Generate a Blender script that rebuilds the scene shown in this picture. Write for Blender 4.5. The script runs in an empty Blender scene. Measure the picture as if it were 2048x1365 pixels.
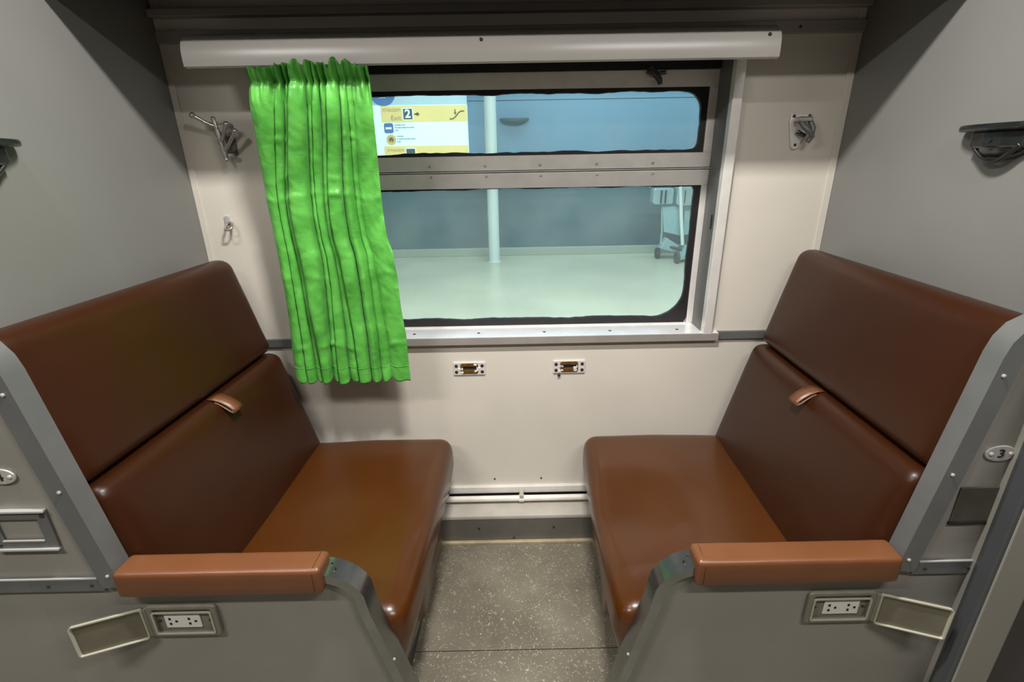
import bpy, bmesh, math, random
from mathutils import Vector, Matrix, noise
random.seed(7)
S = bpy.context.scene
COL = S.collection
PI = math.pi

# ------------------------------------------------------------------ camera, world, light, exposure
def cam_setup():
    f, pitch, yaw, roll = 981.9, 0.35211, -0.00378, -0.01754
    cy, sy = math.cos(yaw), math.sin(yaw)
    Rz = Matrix(((cy, sy, 0), (-sy, cy, 0), (0, 0, 1)))
    B = Matrix(((1, 0, 0), (0, 0, -1), (0, 1, 0)))
    cp, sp = math.cos(pitch), math.sin(pitch)
    Rx = Matrix(((1, 0, 0), (0, cp, -sp), (0, sp, cp)))
    cr, sr = math.cos(roll), math.sin(roll)
    Rr = Matrix(((cr, -sr, 0), (sr, cr, 0), (0, 0, 1)))
    M = Rr @ Rx @ B @ Rz
    right, down, fwd = M[0], M[1], M[2]
    R = Matrix((right, -down, -fwd)).transposed()
    cd = bpy.data.cameras.new('camera')
    cd.sensor_width = 36.0
    cd.lens = 36.0 * f / 2048
    cd.clip_start = 0.02
    co = bpy.data.objects.new('camera', cd)
    COL.objects.link(co)
    co.matrix_world = Matrix.Translation((0, 0, 1.36)) @ R.to_4x4()
    S.camera = co
cam_setup()
w = bpy.data.worlds.new('world'); S.world = w
w.use_nodes = True
w.node_tree.nodes['Background'].inputs[0].default_value = (0.6, 0.75, 0.9, 1)
w.node_tree.nodes['Background'].inputs[1].default_value = 0.02
def area(name, loc, target, sx, sy, power, color):
    l = bpy.data.lights.new(name, 'AREA'); l.shape = 'RECTANGLE'
    l.size = sx; l.size_y = sy; l.energy = power; l.color = color
    o = bpy.data.objects.new(name, l); COL.objects.link(o)
    o.location = loc
    d = Vector(target) - Vector(loc)
    o.rotation_euler = d.to_track_quat('-Z', 'Y').to_euler()
    return o
WARM = (1.0, 0.975, 0.935)
# carriage ceiling tubes (above and behind the camera's view)
area('bay_lamp', (-0.85, 0.62, 2.33), (-0.85, 0.82, 0), 0.25, 0.07, 8, WARM)
area('bay_lamp', (0.05, 0.62, 2.33), (0.05, 0.82, 0), 0.25, 0.07, 46, WARM)
area('aisle_lamp_far', (-1.3, -0.16, 2.26), (-1.3, 0.04, 0), 0.9, 0.08, 30, WARM)
area('aisle_lamp_near', (0.8, -0.16, 2.26), (0.8, 0.04, 0), 0.9, 0.08, 26, WARM)
# station lamps over the platform, plus added light for the sill and wall glow
COOL = (1.0, 1.0, 0.92)
area('station_lamp', (-2.4, 3.7, 3.9), (-2.4, 3.9, 0), 3.6, 0.3, 115, COOL)
area('station_lamp', (0.5, 2.55, 3.9), (0.5, 2.55, 0), 2.6, 0.12, 140, (0.92, 1.0, 1.0))  # extra lamp added near the train to brighten the sill
area('station_lamp', (1.6, 3.7, 3.9), (1.6, 3.9, 0), 2.4, 0.14, 170, COOL)
area('added_wall_glow', (1.2, 6.6, 3.7), (1.2, 7.6, 1.6), 5.0, 0.3, 80, (0.70, 0.92, 1.0))  # added light that makes the blue glow on the upper station wall
S.view_settings.view_transform = 'Standard'
S.view_settings.look = 'None'
S.view_settings.gamma = 1
S.view_settings.use_curve_mapping = False
S.view_settings.exposure = 0.0
S.cycles.use_denoising = True
S.cycles.max_bounces = 10

# ------------------------------------------------------------------ materials
def s2l(c):
    return tuple(((x / 255) / 12.92 if x / 255 <= 0.04045 else ((x / 255 + 0.055) / 1.055) ** 2.4) for x in c)
def mat(name, rgb, rough=0.5, metal=0.0, var=0.0, vscale=8.0, bump=0.0, bscale=200.0, spec=0.5, coat=0.0, emit=0.0, alt=None, dist=0.002):
    m = bpy.data.materials.new(name); m.use_nodes = True
    nt = m.node_tree; b = nt.nodes['Principled BSDF']
    c = s2l(rgb)
    b.inputs['Base Color'].default_value = (*c, 1)
    b.inputs['Roughness'].default_value = rough
    b.inputs['Metallic'].default_value = metal
    b.inputs['Specular IOR Level'].default_value = spec
    b.inputs['Coat Weight'].default_value = coat
    if emit:
        b.inputs['Emission Color'].default_value = (*c, 1); b.inputs['Emission Strength'].default_value = emit
    tc = nt.nodes.new('ShaderNodeTexCoord')
    if var:
        n = nt.nodes.new('ShaderNodeTexNoise'); n.inputs['Scale'].default_value = vscale
        n.inputs['Detail'].default_value = 6
        nt.links.new(tc.outputs['Object'], n.inputs['Vector'])
        r = nt.nodes.new('ShaderNodeValToRGB')
        a2 = s2l(alt) if alt else tuple(x * (1 - var) for x in c)
        r.color_ramp.elements[0].position = 0.35; r.color_ramp.elements[1].position = 0.65
        r.color_ramp.elements[0].color = (*a2, 1)
        r.color_ramp.elements[1].color = (*(c if alt else tuple(min(1, x * (1 + var * 0.5)) for x in c)), 1)
        nt.links.new(n.outputs['Fac'], r.inputs['Fac'])
        nt.links.new(r.outputs['Color'], b.inputs['Base Color'])
    if bump:
        n2 = nt.nodes.new('ShaderNodeTexNoise'); n2.inputs['Scale'].default_value = bscale
        n2.inputs['Detail'].default_value = 3
        nt.links.new(tc.outputs['Object'], n2.inputs['Vector'])
        bp = nt.nodes.new('ShaderNodeBump'); bp.inputs['Strength'].default_value = bump
        bp.inputs['Distance'].default_value = dist
        nt.links.new(n2.outputs['Fac'], bp.inputs['Height'])
        nt.links.new(bp.outputs['Normal'], b.inputs['Normal'])
    return m
M = {}
M['cream'] = mat('cream_laminate', (200, 193, 181), 0.36, var=0.05, vscale=3, bump=0.05, bscale=500)
M['grey_lam'] = mat('grey_laminate', (121, 120, 116), 0.40, var=0.05, vscale=3, bump=0.06, bscale=500)
M['panel'] = mat('grey_panel', (132, 129, 121), 0.40, var=0.06, vscale=5, bump=0.08, bscale=400)
M['valance'] = mat('valance_enamel', (192, 187, 181), 0.30, var=0.04, vscale=4, bump=0.03, bscale=300)
M['alu'] = mat('aluminium', (226, 222, 216), 0.36, 0.35, var=0.06, vscale=20, bump=0.05, bscale=300)
M['alu_dull'] = mat('dull_aluminium', (106, 107, 105), 0.42, 0.3, var=0.08, vscale=12)
M['alu_mid'] = mat('shaded_sill_front', (150, 144, 139), 0.4, 0.2, var=0.06, vscale=15)
M['alu_trim'] = mat('trim_aluminium', (150, 153, 154), 0.22, 0.95, var=0.08, vscale=20)
M['sill'] = mat('sill_aluminium', (242, 243, 243), 0.26, 0.4, var=0.06, vscale=15)
M['chrome'] = mat('worn_chrome', (196, 192, 186), 0.22, 0.85, var=0.15, vscale=60)
M['dark_chrome'] = mat('dark_chrome', (92, 93, 93), 0.22, 0.9, var=0.15, vscale=40)
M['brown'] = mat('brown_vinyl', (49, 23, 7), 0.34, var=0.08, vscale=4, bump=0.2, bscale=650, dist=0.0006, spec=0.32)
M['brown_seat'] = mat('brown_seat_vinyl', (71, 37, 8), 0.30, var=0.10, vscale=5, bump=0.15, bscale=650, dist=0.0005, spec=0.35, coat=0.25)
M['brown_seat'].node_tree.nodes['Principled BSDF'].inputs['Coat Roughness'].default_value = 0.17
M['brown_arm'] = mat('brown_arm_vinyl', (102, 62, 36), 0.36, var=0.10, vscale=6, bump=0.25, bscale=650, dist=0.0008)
M['stitch'] = mat('brown_stitch', (56, 32, 15), 0.6)
M['rubber'] = mat('black_rubber', (16, 12, 13), 0.55, var=0.3, vscale=30, bump=0.3, bscale=80)
M['dark'] = mat('dark_gap', (14, 11, 10), 0.8)
M['post_dark'] = mat('slate_edge', (62, 64, 66), 0.5, var=0.1)
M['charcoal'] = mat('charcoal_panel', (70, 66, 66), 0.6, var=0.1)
M['duct'] = mat('grey_duct', (98, 93, 86), 0.5, var=0.12, vscale=10, bump=0.05)
M['ledge'] = mat('ledge_paint', (176, 170, 160), 0.45, var=0.12, vscale=10)
M['pipe'] = mat('white_pipe', (222, 216, 205), 0.35, var=0.08, vscale=25)
M['gold'] = mat('brass_strip', (196, 182, 150), 0.35, 0.4, var=0.15, vscale=30)
M['plastic'] = mat('white_plastic', (205, 203, 196), 0.4)
M['box_grey'] = mat('socket_box_grey', (120, 117, 104), 0.45, 0.2, var=0.1, vscale=30)
M['lid'] = mat('socket_lid_metal', (112, 108, 92), 0.42, 0.4, var=0.15, vscale=15)
M['cover'] = mat('cover_plate_metal', (92, 89, 80), 0.4, 0.5, var=0.2, vscale=12)
M['edge_pale'] = mat('pale_edge', (172, 169, 152), 0.4, 0.2)
M['worn_brass'] = mat('worn_brass', (112, 84, 42), 0.5, 0.5, var=0.35, vscale=60)
M['screw'] = mat('screw_head', (190, 188, 184), 0.3, 0.4)
M['screw_dark'] = mat('tarnished_screw', (58, 54, 50), 0.5, 0.5)
M['far_lining'] = mat('far_bay_lining', (114, 112, 108), 0.6)
M['far_side'] = mat('brown_far_bays', (66, 62, 58), 0.6)
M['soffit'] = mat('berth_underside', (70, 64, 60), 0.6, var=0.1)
M['trim_grey'] = mat('grey_trim', (150, 143, 136), 0.45, var=0.06)

def floor_mat(name, base, fleck, dirt):
    m = bpy.data.materials.new(name); m.use_nodes = True
    nt = m.node_tree; b = nt.nodes['Principled BSDF']
    tc = nt.nodes.new('ShaderNodeTexCoord')
    v = nt.nodes.new('ShaderNodeTexVoronoi'); v.inputs['Scale'].default_value = 150
    wn = nt.nodes.new('ShaderNodeTexNoise'); wn.inputs['Scale'].default_value = 60
    mx = nt.nodes.new('ShaderNodeMix'); mx.data_type = 'VECTOR'; mx.inputs['Factor'].default_value = 0.06
    nt.links.new(tc.outputs['Object'], wn.inputs['Vector'])
    nt.links.new(tc.outputs['Object'], mx.inputs[4]); nt.links.new(wn.outputs['Color'], mx.inputs[5])
    nt.links.new(mx.outputs[1], v.inputs['Vector'])
    sep = nt.nodes.new('ShaderNodeSeparateColor'); nt.links.new(v.outputs['Color'], sep.inputs[0])
    gt = nt.nodes.new('ShaderNodeMath'); gt.operation = 'GREATER_THAN'; gt.inputs[1].default_value = 0.72
    nt.links.new(sep.outputs[0], gt.inputs[0])
    lt = nt.nodes.new('ShaderNodeMath'); lt.operation = 'LESS_THAN'; lt.inputs[1].default_value = 0.42
    nt.links.new(v.outputs['Distance'], lt.inputs[0])
    mul = nt.nodes.new('ShaderNodeMath'); mul.operation = 'MULTIPLY'
    nt.links.new(gt.outputs[0], mul.inputs[0]); nt.links.new(lt.outputs[0], mul.inputs[1])
    mul2 = nt.nodes.new('ShaderNodeMath'); mul2.operation = 'MULTIPLY'
    nt.links.new(mul.outputs[0], mul2.inputs[0]); nt.links.new(sep.outputs[1], mul2.inputs[1])
    n = nt.nodes.new('ShaderNodeTexNoise'); n.inputs['Scale'].default_value = 5; n.inputs['Detail'].default_value = 8
    nt.links.new(tc.outputs['Object'], n.inputs['Vector'])
    r = nt.nodes.new('ShaderNodeValToRGB')
    r.color_ramp.elements[0].position = 0.35; r.color_ramp.elements[1].position = 0.68
    r.color_ramp.elements[0].color = (*s2l(dirt), 1); r.color_ramp.elements[1].color = (*s2l(base), 1)
    nt.links.new(n.outputs['Fac'], r.inputs['Fac'])
    m2 = nt.nodes.new('ShaderNodeMix'); m2.data_type = 'RGBA'
    nt.links.new(mul2.outputs[0], m2.inputs['Factor'])
    nt.links.new(r.outputs['Color'], m2.inputs[6]); m2.inputs[7].default_value = (*s2l(fleck), 1)
    nt.links.new(m2.outputs[2], b.inputs['Base Color'])
    b.inputs['Roughness'].default_value = 0.5
    return m
M['floor'] = floor_mat('flecked_linoleum', (122, 116, 101), (188, 180, 160), (98, 91, 77))

def curtain_mat():
    m = bpy.data.materials.new('green_satin'); m.use_nodes = True
    nt = m.node_tree; b = nt.nodes['Principled BSDF']
    tc = nt.nodes.new('ShaderNodeTexCoord')
    n = nt.nodes.new('ShaderNodeTexNoise'); n.inputs['Scale'].default_value = 14; n.inputs['Detail'].default_value = 4
    nt.links.new(tc.outputs['Object'], n.inputs['Vector'])
    r = nt.nodes.new('ShaderNodeValToRGB')
    r.color_ramp.elements[0].position = 0.3; r.color_ramp.elements[1].position = 0.7
    r.color_ramp.elements[0].color = (*s2l((66, 140, 50)), 1); r.color_ramp.elements[1].color = (*s2l((100, 184, 78)), 1)
    nt.links.new(n.outputs['Fac'], r.inputs['Fac']); nt.links.new(r.outputs['Color'], b.inputs['Base Color'])
    b.inputs['Roughness'].default_value = 0.32
    b.inputs['Sheen Weight'].default_value = 0.1
    b.inputs['Sheen Roughness'].default_value = 0.4
    n2 = nt.nodes.new('ShaderNodeTexNoise'); n2.inputs['Scale'].default_value = 24; n2.inputs['Detail'].default_value = 8; n2.inputs['Roughness'].default_value = 0.6; n2.inputs['Distortion'].default_value = 0.8
    nt.links.new(tc.outputs['Object'], n2.inputs['Vector'])
    bp = nt.nodes.new('ShaderNodeBump'); bp.inputs['Strength'].default_value = 0.6; bp.inputs['Distance'].default_value = 0.004
    nt.links.new(n2.outputs['Fac'], bp.inputs['Height']); nt.links.new(bp.outputs['Normal'], b.inputs['Normal'])
    tr = nt.nodes.new('ShaderNodeBsdfTranslucent'); tr.inputs[0].default_value = (*s2l((110, 190, 84)), 1)
    mx = nt.nodes.new('ShaderNodeMixShader'); mx.inputs[0].default_value = 0.10
    nt.links.new(b.outputs[0], mx.inputs[1]); nt.links.new(tr.outputs[0], mx.inputs[2])
    nt.links.new(mx.outputs[0], nt.nodes['Material Output'].inputs[0])
    return m
M['curtain'] = curtain_mat()

def glass_mat():
    m = bpy.data.materials.new('dusty_glass'); m.use_nodes = True
    nt = m.node_tree; nt.nodes.remove(nt.nodes['Principled BSDF'])
    t = nt.nodes.new('ShaderNodeBsdfTransparent'); t.inputs[0].default_value = (0.94, 0.97, 0.96, 1)
    g = nt.nodes.new('ShaderNodeBsdfGlossy'); g.inputs['Roughness'].default_value = 0.03
    fr = nt.nodes.new('ShaderNodeFresnel'); fr.inputs[0].default_value = 1.45
    mx = nt.nodes.new('ShaderNodeMixShader')
    nt.links.new(fr.outputs[0], mx.inputs[0]); nt.links.new(t.outputs[0], mx.inputs[1]); nt.links.new(g.outputs[0], mx.inputs[2])
    d = nt.nodes.new('ShaderNodeBsdfDiffuse'); d.inputs[0].default_value = (0.62, 0.72, 0.72, 1)
    tl = nt.nodes.new('ShaderNodeBsdfTranslucent'); tl.inputs[0].default_value = (0.62, 0.75, 0.74, 1)
    ad = nt.nodes.new('ShaderNodeMixShader'); ad.inputs[0].default_value = 0.5
    nt.links.new(d.outputs[0], ad.inputs[1]); nt.links.new(tl.outputs[0], ad.inputs[2])
    tc = nt.nodes.new('ShaderNodeTexCoord'); n = nt.nodes.new('ShaderNodeTexNoise')
    n.inputs['Scale'].default_value = 6; n.inputs['Detail'].default_value = 6
    nt.links.new(tc.outputs['Object'], n.inputs['Vector'])
    mr = nt.nodes.new('ShaderNodeMapRange')
    mr.inputs[1].default_value = 0.3; mr.inputs[2].default_value = 0.75; mr.inputs[3].default_value = 0.04; mr.inputs[4].default_value = 0.13
    nt.links.new(n.outputs['Fac'], mr.inputs[0])
    mx2 = nt.nodes.new('ShaderNodeMixShader')
    nt.links.new(mr.outputs[0], mx2.inputs[0]); nt.links.new(mx.outputs[0], mx2.inputs[1]); nt.links.new(ad.outputs[0], mx2.inputs[2])
    nt.links.new(mx2.outputs[0], nt.nodes['Material Output'].inputs[0])
    return m
M['glass'] = glass_mat()
# station
M['st_floor'] = mat('platform_terrazzo', (176, 186, 170), 0.3, var=0.10, vscale=1.2)
M['st_upper'] = mat('blue_cladding', (102, 145, 174), 0.45, var=0.06, vscale=0.8)
M['st_lower'] = mat('dark_teal_wall', (84, 112, 124), 0.5, var=0.12, vscale=1.0)
M['st_plinth'] = mat('pale_plinth', (150, 168, 160), 0.5)
M['st_ceiling'] = mat('station_ceiling', (120, 138, 142), 0.7)
M['st_pole'] = mat('white_pole', (196, 220, 222), 0.4)
M['bowl'] = mat('grey_bowl', (92, 118, 132), 0.5)
M['sign_white'] = mat('sign_white', (208, 240, 245), 0.4, emit=0.6)
M['sign_pale'] = mat('sign_pale_blue', (168, 204, 218), 0.4, emit=0.35)
M['sign_yellow'] = mat('sign_yellow', (214, 206, 138), 0.4, emit=0.5)
M['sign_dark'] = mat('sign_slate', (66, 84, 94), 0.5, emit=0.3)
M['sign_text'] = mat('sign_khaki', (146, 142, 90), 0.5, emit=0.4)
M['sign_badge'] = mat('sign_badge', (192, 182, 118), 0.5, emit=0.45)
M['sign_olive'] = mat('sign_olive', (96, 100, 62), 0.5, emit=0.3)
M['sign_blue'] = mat('sign_blue', (60, 108, 168), 0.5, emit=0.5)
M['sign_grey'] = mat('sign_grey', (130, 160, 172), 0.5, emit=0.45)
M['trolley'] = mat('trolley_paint', (150, 186, 196), 0.4, 0.2)
M['trolley_panel'] = mat('trolley_panel', (140, 182, 194), 0.4)
M['trolley_dark'] = mat('trolley_wheels', (44, 58, 64), 0.6)
M['tube_white'] = mat('trolley_tube', (212, 232, 232), 0.3)
M['body'] = mat('carriage_body', (90, 92, 95), 0.5)

# ------------------------------------------------------------------ geometry helpers
ORG = {}
class MB:
    def __init__(self):
        self.v = []; self.f = []
    def add(self, vs, fs):
        o = len(self.v); self.v += [Vector(p) for p in vs]; self.f += [tuple(i + o for i in q) for q in fs]
        return self
    def box(self, x0, x1, y0, y1, z0, z1):
        vs = [(x, y, z) for z in (z0, z1) for y in (y0, y1) for x in (x0, x1)]
        return self.add(vs, [(0, 2, 3, 1), (4, 5, 7, 6), (0, 1, 5, 4), (2, 6, 7, 3), (0, 4, 6, 2), (1, 3, 7, 5)])
    def prism(self, poly, h0, h1, fn):      # poly in 2-D, fn(u, v, h) -> 3-D
        n = len(poly)
        vs = [fn(u, v, h0) for u, v in poly] + [fn(u, v, h1) for u, v in poly]
        fs = [tuple(range(n - 1, -1, -1)), tuple(range(n, 2 * n))]
        fs += [(i, (i + 1) % n, n + (i + 1) % n, n + i) for i in range(n)]
        return self.add(vs, fs)
    def ringprism(self, outer, inner, h0, h1, fn):   # same point counts
        n = len(outer)
        vs = [fn(u, v, h0) for u, v in outer] + [fn(u, v, h0) for u, v in inner] + [fn(u, v, h1) for u, v in outer] + [fn(u, v, h1) for u, v in inner]
        fs = []
        for i in range(n):
            j = (i + 1) % n
            fs += [(i, j, n + j, n + i), (2 * n + i, 3 * n + i, 3 * n + j, 2 * n + j), (i, 2 * n + i, 2 * n + j, j), (n + i, n + j, 3 * n + j, 3 * n + i)]
        return self.add(vs, fs)
    def tube(self, pts, r, n=12, cap=True):
        pts = [Vector(p) for p in pts]; m = len(pts)
        rs = r if isinstance(r, (list, tuple)) else [r] * m
        t0 = (pts[1] - pts[0]).normalized()
        up = Vector((0, 0, 1)) if abs(t0.z) < 0.9 else Vector((1, 0, 0))
        nrm = t0.cross(up).normalized(); vs = []
        for i in range(m):
            t = (pts[min(i + 1, m - 1)] - pts[max(i - 1, 0)]).normalized()
            nrm = (nrm - t * nrm.dot(t)).normalized(); bn = t.cross(nrm)
            for k in range(n):
                a = 2 * PI * k / n
                vs.append(pts[i] + (nrm * math.cos(a) + bn * math.sin(a)) * rs[i])
        fs = [(i * n + k, i * n + (k + 1) % n, (i + 1) * n + (k + 1) % n, (i + 1) * n + k) for i in range(m - 1) for k in range(n)]
        if cap:
            fs += [tuple(range(n - 1, -1, -1)), tuple(range((m - 1) * n, m * n))]
        return self.add(vs, fs)
    def ball(self, c, r, n=10, sc=(1, 1, 1)):
        c = Vector(c); vs = []; fs = []
        for i in range(n + 1):
            a = PI * i / n
            for k in range(2 * n):
                b = PI * k / n
                vs.append(c + Vector((math.sin(a) * math.cos(b) * sc[0], math.sin(a) * math.sin(b) * sc[1], math.cos(a) * sc[2])) * r)
        m = 2 * n
        for i in range(n):
            for k in range(m):
                fs.append((i * m + k, (i + 1) * m + k, (i + 1) * m + (k + 1) % m, i * m + (k + 1) % m))
        return self.add(vs, fs)
    def sweep(self, path, sec, fn):   # path: list (u,v) in plane; sec: list (n,h); fn(u,v,h)
        m = len(path); k = len(sec); vs = []
        for i in range(m):
            a = Vector(path[max(i - 1, 0)]); b = Vector(path[min(i + 1, m - 1)])
            t = (b - a).normalized(); nn = Vector((-t.y, t.x))
            for q, h in sec:
                p = Vector(path[i]) + nn * q; vs.append(fn(p.x, p.y, h))
        fs = [(i * k + j, i * k + (j + 1) % k, (i + 1) * k + (j + 1) % k, (i + 1) * k + j) for i in range(m - 1) for j in range(k)]
        fs += [tuple(range(k - 1, -1, -1)), tuple(range((m - 1) * k, m * k))]
        return self.add(vs, fs)
    def rbox(self, half, r, seg=(10, 10, 6)):   # rounded box about the origin; returns own index range to deform
        hx, hy, hz = half; st = len(self.v); idx = {}
        def coords(h, n):
            inner = max(h - r, 1e-5)
            k = 4
            ends = [-h + r * (1 - math.cos(PI / 2 * i / k)) for i in range(k)]
            mid = [-inner + 2 * inner * i / n for i in range(n + 1)]
            return ends + mid + [-e for e in reversed(ends)]
        cx, cy, cz = coords(hx, seg[0]), coords(hy, seg[1]), coords(hz, seg[2])
        X, Y, Z = len(cx) - 1, len(cy) - 1, len(cz) - 1
        vs = []; fs = []
        def vid(i, j, k):
            if (i, j, k) not in idx:
                p = Vector((cx[i], cy[j], cz[k]))
                q = Vector((max(-hx + r, min(hx - r, p.x)), max(-hy + r, min(hy - r, p.y)), max(-hz + r, min(hz - r, p.z))))
                d = p - q
                if d.length > 1e-9:
                    # use max-norm layer so that the shell keeps radius r
                    p = q + d.normalized() * r
                idx[(i, j, k)] = len(vs); vs.append(p)
            return idx[(i, j, k)]
        for i in range(X):
            for j in range(Y):
                fs.append((vid(i, j, 0), vid(i, j + 1, 0), vid(i + 1, j + 1, 0), vid(i + 1, j, 0)))
                fs.append((vid(i, j, Z), vid(i + 1, j, Z), vid(i + 1, j + 1, Z), vid(i, j + 1, Z)))
        for i in range(X):
            for k in range(Z):
                fs.append((vid(i, 0, k), vid(i + 1, 0, k), vid(i + 1, 0, k + 1), vid(i, 0, k + 1)))
                fs.append((vid(i, Y, k), vid(i, Y, k + 1), vid(i + 1, Y, k + 1), vid(i + 1, Y, k)))
        for j in range(Y):
            for k in range(Z):
                fs.append((vid(0, j, k), vid(0, j, k + 1), vid(0, j + 1, k + 1), vid(0, j + 1, k)))
                fs.append((vid(X, j, k), vid(X, j + 1, k), vid(X, j + 1, k + 1), vid(X, j, k + 1)))
        self.add(vs, fs)
        return range(st, len(self.v))
    def map(self, fn, rng=None):
        for i in (rng if rng is not None else range(len(self.v))):
            self.v[i] = Vector(fn(*self.v[i]))
        return self
    def build(self, name, m, parent=None, smooth=None, bevel=0.0, label=None, origin=None, segs=2):
        o3 = ORG[parent.name] if parent else Vector(origin or (0, 0, 0))
        me = bpy.data.meshes.new(name)
        me.from_pydata([v - o3 for v in self.v], [], self.f)
        bm = bmesh.new(); bm.from_mesh(me); bmesh.ops.remove_doubles(bm, verts=bm.verts, dist=1e-6)
        bmesh.ops.recalc_face_normals(bm, faces=bm.faces); bm.to_mesh(me); bm.free()
        me.materials.append(M[m])
        o = bpy.data.objects.new(name, me); COL.objects.link(o)
        if parent:
            o.parent = parent
        else:
            o.location = o3
        ORG[o.name] = o3
        if smooth:
            me.shade_smooth()
            me.set_sharp_from_angle(angle=math.radians(smooth))
        if bevel:
            b = o.modifiers.new('bevel', 'BEVEL'); b.width = bevel; b.segments = segs; b.limit_method = 'ANGLE'; b.angle_limit = math.radians(40)
        if label: o['label'] = label
        return o
def tag(o, label, cat, group=None):
    o['label'] = label; o['category'] = cat
    if group: o['group'] = group
    return o
def thing(name, loc, label=None, cat=None, group=None):
    e = bpy.data.objects.new(name, None); COL.objects.link(e)
    e.location = loc; e.empty_display_size = 0.05; ORG[e.name] = Vector(loc)
    if label: tag(e, label, cat, group)
    return e
def struct(o):
    o['kind'] = 'structure'; return o
def rot_about(mb, rng, c, ang, axis):
    R = Matrix.Rotation(ang, 3, axis); c = Vector(c)
    for i in rng: mb.v[i] = c + R @ (mb.v[i] - c)
XZ = lambda u, v, h: (u, h, v)     # prism in the window-wall plane
def rrect(x0, x1, z0, z1, rs, n=8):   # corner radii: bl, br, tr, tl
    out = []
    for (cx, cz, r, a0) in ((x0 + rs[0], z0 + rs[0], rs[0], PI), (x1 - rs[1], z0 + rs[1], rs[1], 1.5 * PI), (x1 - rs[2], z1 - rs[2], rs[2], 0), (x0 + rs[3], z1 - rs[3], rs[3], 0.5 * PI)):
        for i in range(n + 1):
            a = a0 + PI / 2 * i / n
            out.append((cx + r * math.cos(a), cz + r * math.sin(a)))
    return out
def screw(p, r, parent, axis='y', m='screw', name='screw', h=0.003):
    mb = MB(); p = Vector(p)
    d = {'y': Vector((0, -1, 0)), 'x': Vector((-1, 0, 0)), 'xp': Vector((1, 0, 0)), 'z': Vector((0, 0, 1))}[axis]
    mb.tube([p + d * -0.001, p + d * h * 0.6, p + d * h], [r, r, r * 0.45], 10)
    return mb.build(name, m, parent, smooth=50)
def text(body, x, y, z, size, m, name, parent, align='CENTER', sx=1.0, depth=0.001, font_bold=0.0):
    c = bpy.data.curves.new(name, 'FONT'); c.body = body; c.size = size; c.align_x = align; c.align_y = 'CENTER'
    c.extrude = depth; c.offset = font_bold
    t = bpy.data.objects.new(name, c); COL.objects.link(t)
    bpy.context.view_layer.update()
    me = bpy.data.meshes.new_from_object(t.evaluated_get(bpy.context.evaluated_depsgraph_get()))
    bpy.data.objects.remove(t)
    o3 = ORG[parent.name]
    R = Matrix.Rotation(PI / 2, 4, 'X')
    me.transform(Matrix.Translation(Vector((x, y, z)) - o3) @ R @ Matrix.Diagonal((sx, 1, 1, 1)))
    me.materials.clear(); me.materials.append(M[m])
    o = bpy.data.objects.new(name, me); COL.objects.link(o); o.parent = parent; ORG[o.name] = o3
    return o

# ------------------------------------------------------------------ carriage shell
WL, WR = -0.975, 1.015       # inner faces of the two partitions
WY = 1.60                    # inner face of the window wall
OX0, OX1, OZ0, OZ1 = -0.66, 0.664, 0.775, 1.64
mb = MB()
mb.box(-3.2, OX0, WY, 1.74, -0.02, 2.5); mb.box(OX1, 3.2, WY, 1.74, -0.02, 2.5)
mb.box(OX0, OX1, WY, 1.74, -0.02, OZ0); mb.box(OX0, OX1, WY, 1.74, OZ1, 2.5)
struct(mb.build('wall_back', 'cream'))
struct(MB().box(WL - 0.06, WL, 0.79, WY, 0, 2.42).build('wall_left', 'grey_lam'))
struct(MB().box(WR, WR + 0.06, 0.79, WY, 0, 2.42).build('wall_right', 'grey_lam'))
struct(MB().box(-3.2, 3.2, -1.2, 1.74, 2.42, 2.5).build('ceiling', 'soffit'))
far = struct(MB().box(-3.2, 3.2, -1.26, -1.2, -0.02, 2.5).build('wall_front', 'far_side'))
MB().box(-3.2, 3.2, -1.2, -1.19, 1.0, 1.95).build('upper_lining', 'far_lining', far)
struct(MB().box(-3.26, -3.2, -1.26, 1.74, -0.02, 2.5).build('wall_end', 'far_side'))
struct(MB().box(3.2, 3.26, -1.26, 1.74, -0.02, 2.5).build('wall_far_end', 'far_side'))
fl = struct(MB().box(-3.2, 3.2, -1.2, WY, -0.06, -0.006).build('floor', 'dark'))
MB().box(-3.2, 3.2, 1.051, WY, -0.0055, 0).build('floor_sheet', 'floor', fl, bevel=0.001)
MB().box(-3.2, 3.2, -1.2, 1.048, -0.0055, 0).build('floor_sheet', 'floor', fl, bevel=0.001)
# folded upper berth: its lower edge casts the two shadow lines on the walls
mb = MB()
prof = [(1.20, 1.734), (1.212, 1.728), (1.26, 1.745), (1.585, 1.805), (1.585, 1.86), (1.25, 1.84), (1.02, 2.415), (0.98, 2.415)]
mb.prism(prof, WL, WR, lambda u, v, h: (h, u, v))
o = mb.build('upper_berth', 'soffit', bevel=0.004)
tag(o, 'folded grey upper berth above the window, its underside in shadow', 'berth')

# corner cover strips and wall trims
for i, (x0, x1) in enumerate(((WL, WL + 0.020), (WR - 0.022, WR))):
    t = struct(MB().box(x0, x1, WY - 0.004, WY + 0.001, 0.0, 1.8).build('trim_%d' % (i + 1), 'cream', bevel=0.0015))
mb = MB().box(WL, WR, 1.588, WY + 0.001, 1.684, 1.716)
t3 = struct(mb.build('trim_3', 'trim_grey', bevel=0.002))
for x in (-0.86, -0.45, 0.0, 0.42, 0.83):
    screw((x, 1.588, 1.700), 0.004, t3, m='screw_dark')
t4 = struct(MB().box(WL, WR, 1.57, WY + 0.001, 1.745, 1.765).build('trim_4', 'trim_grey', bevel=0.003))
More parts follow.
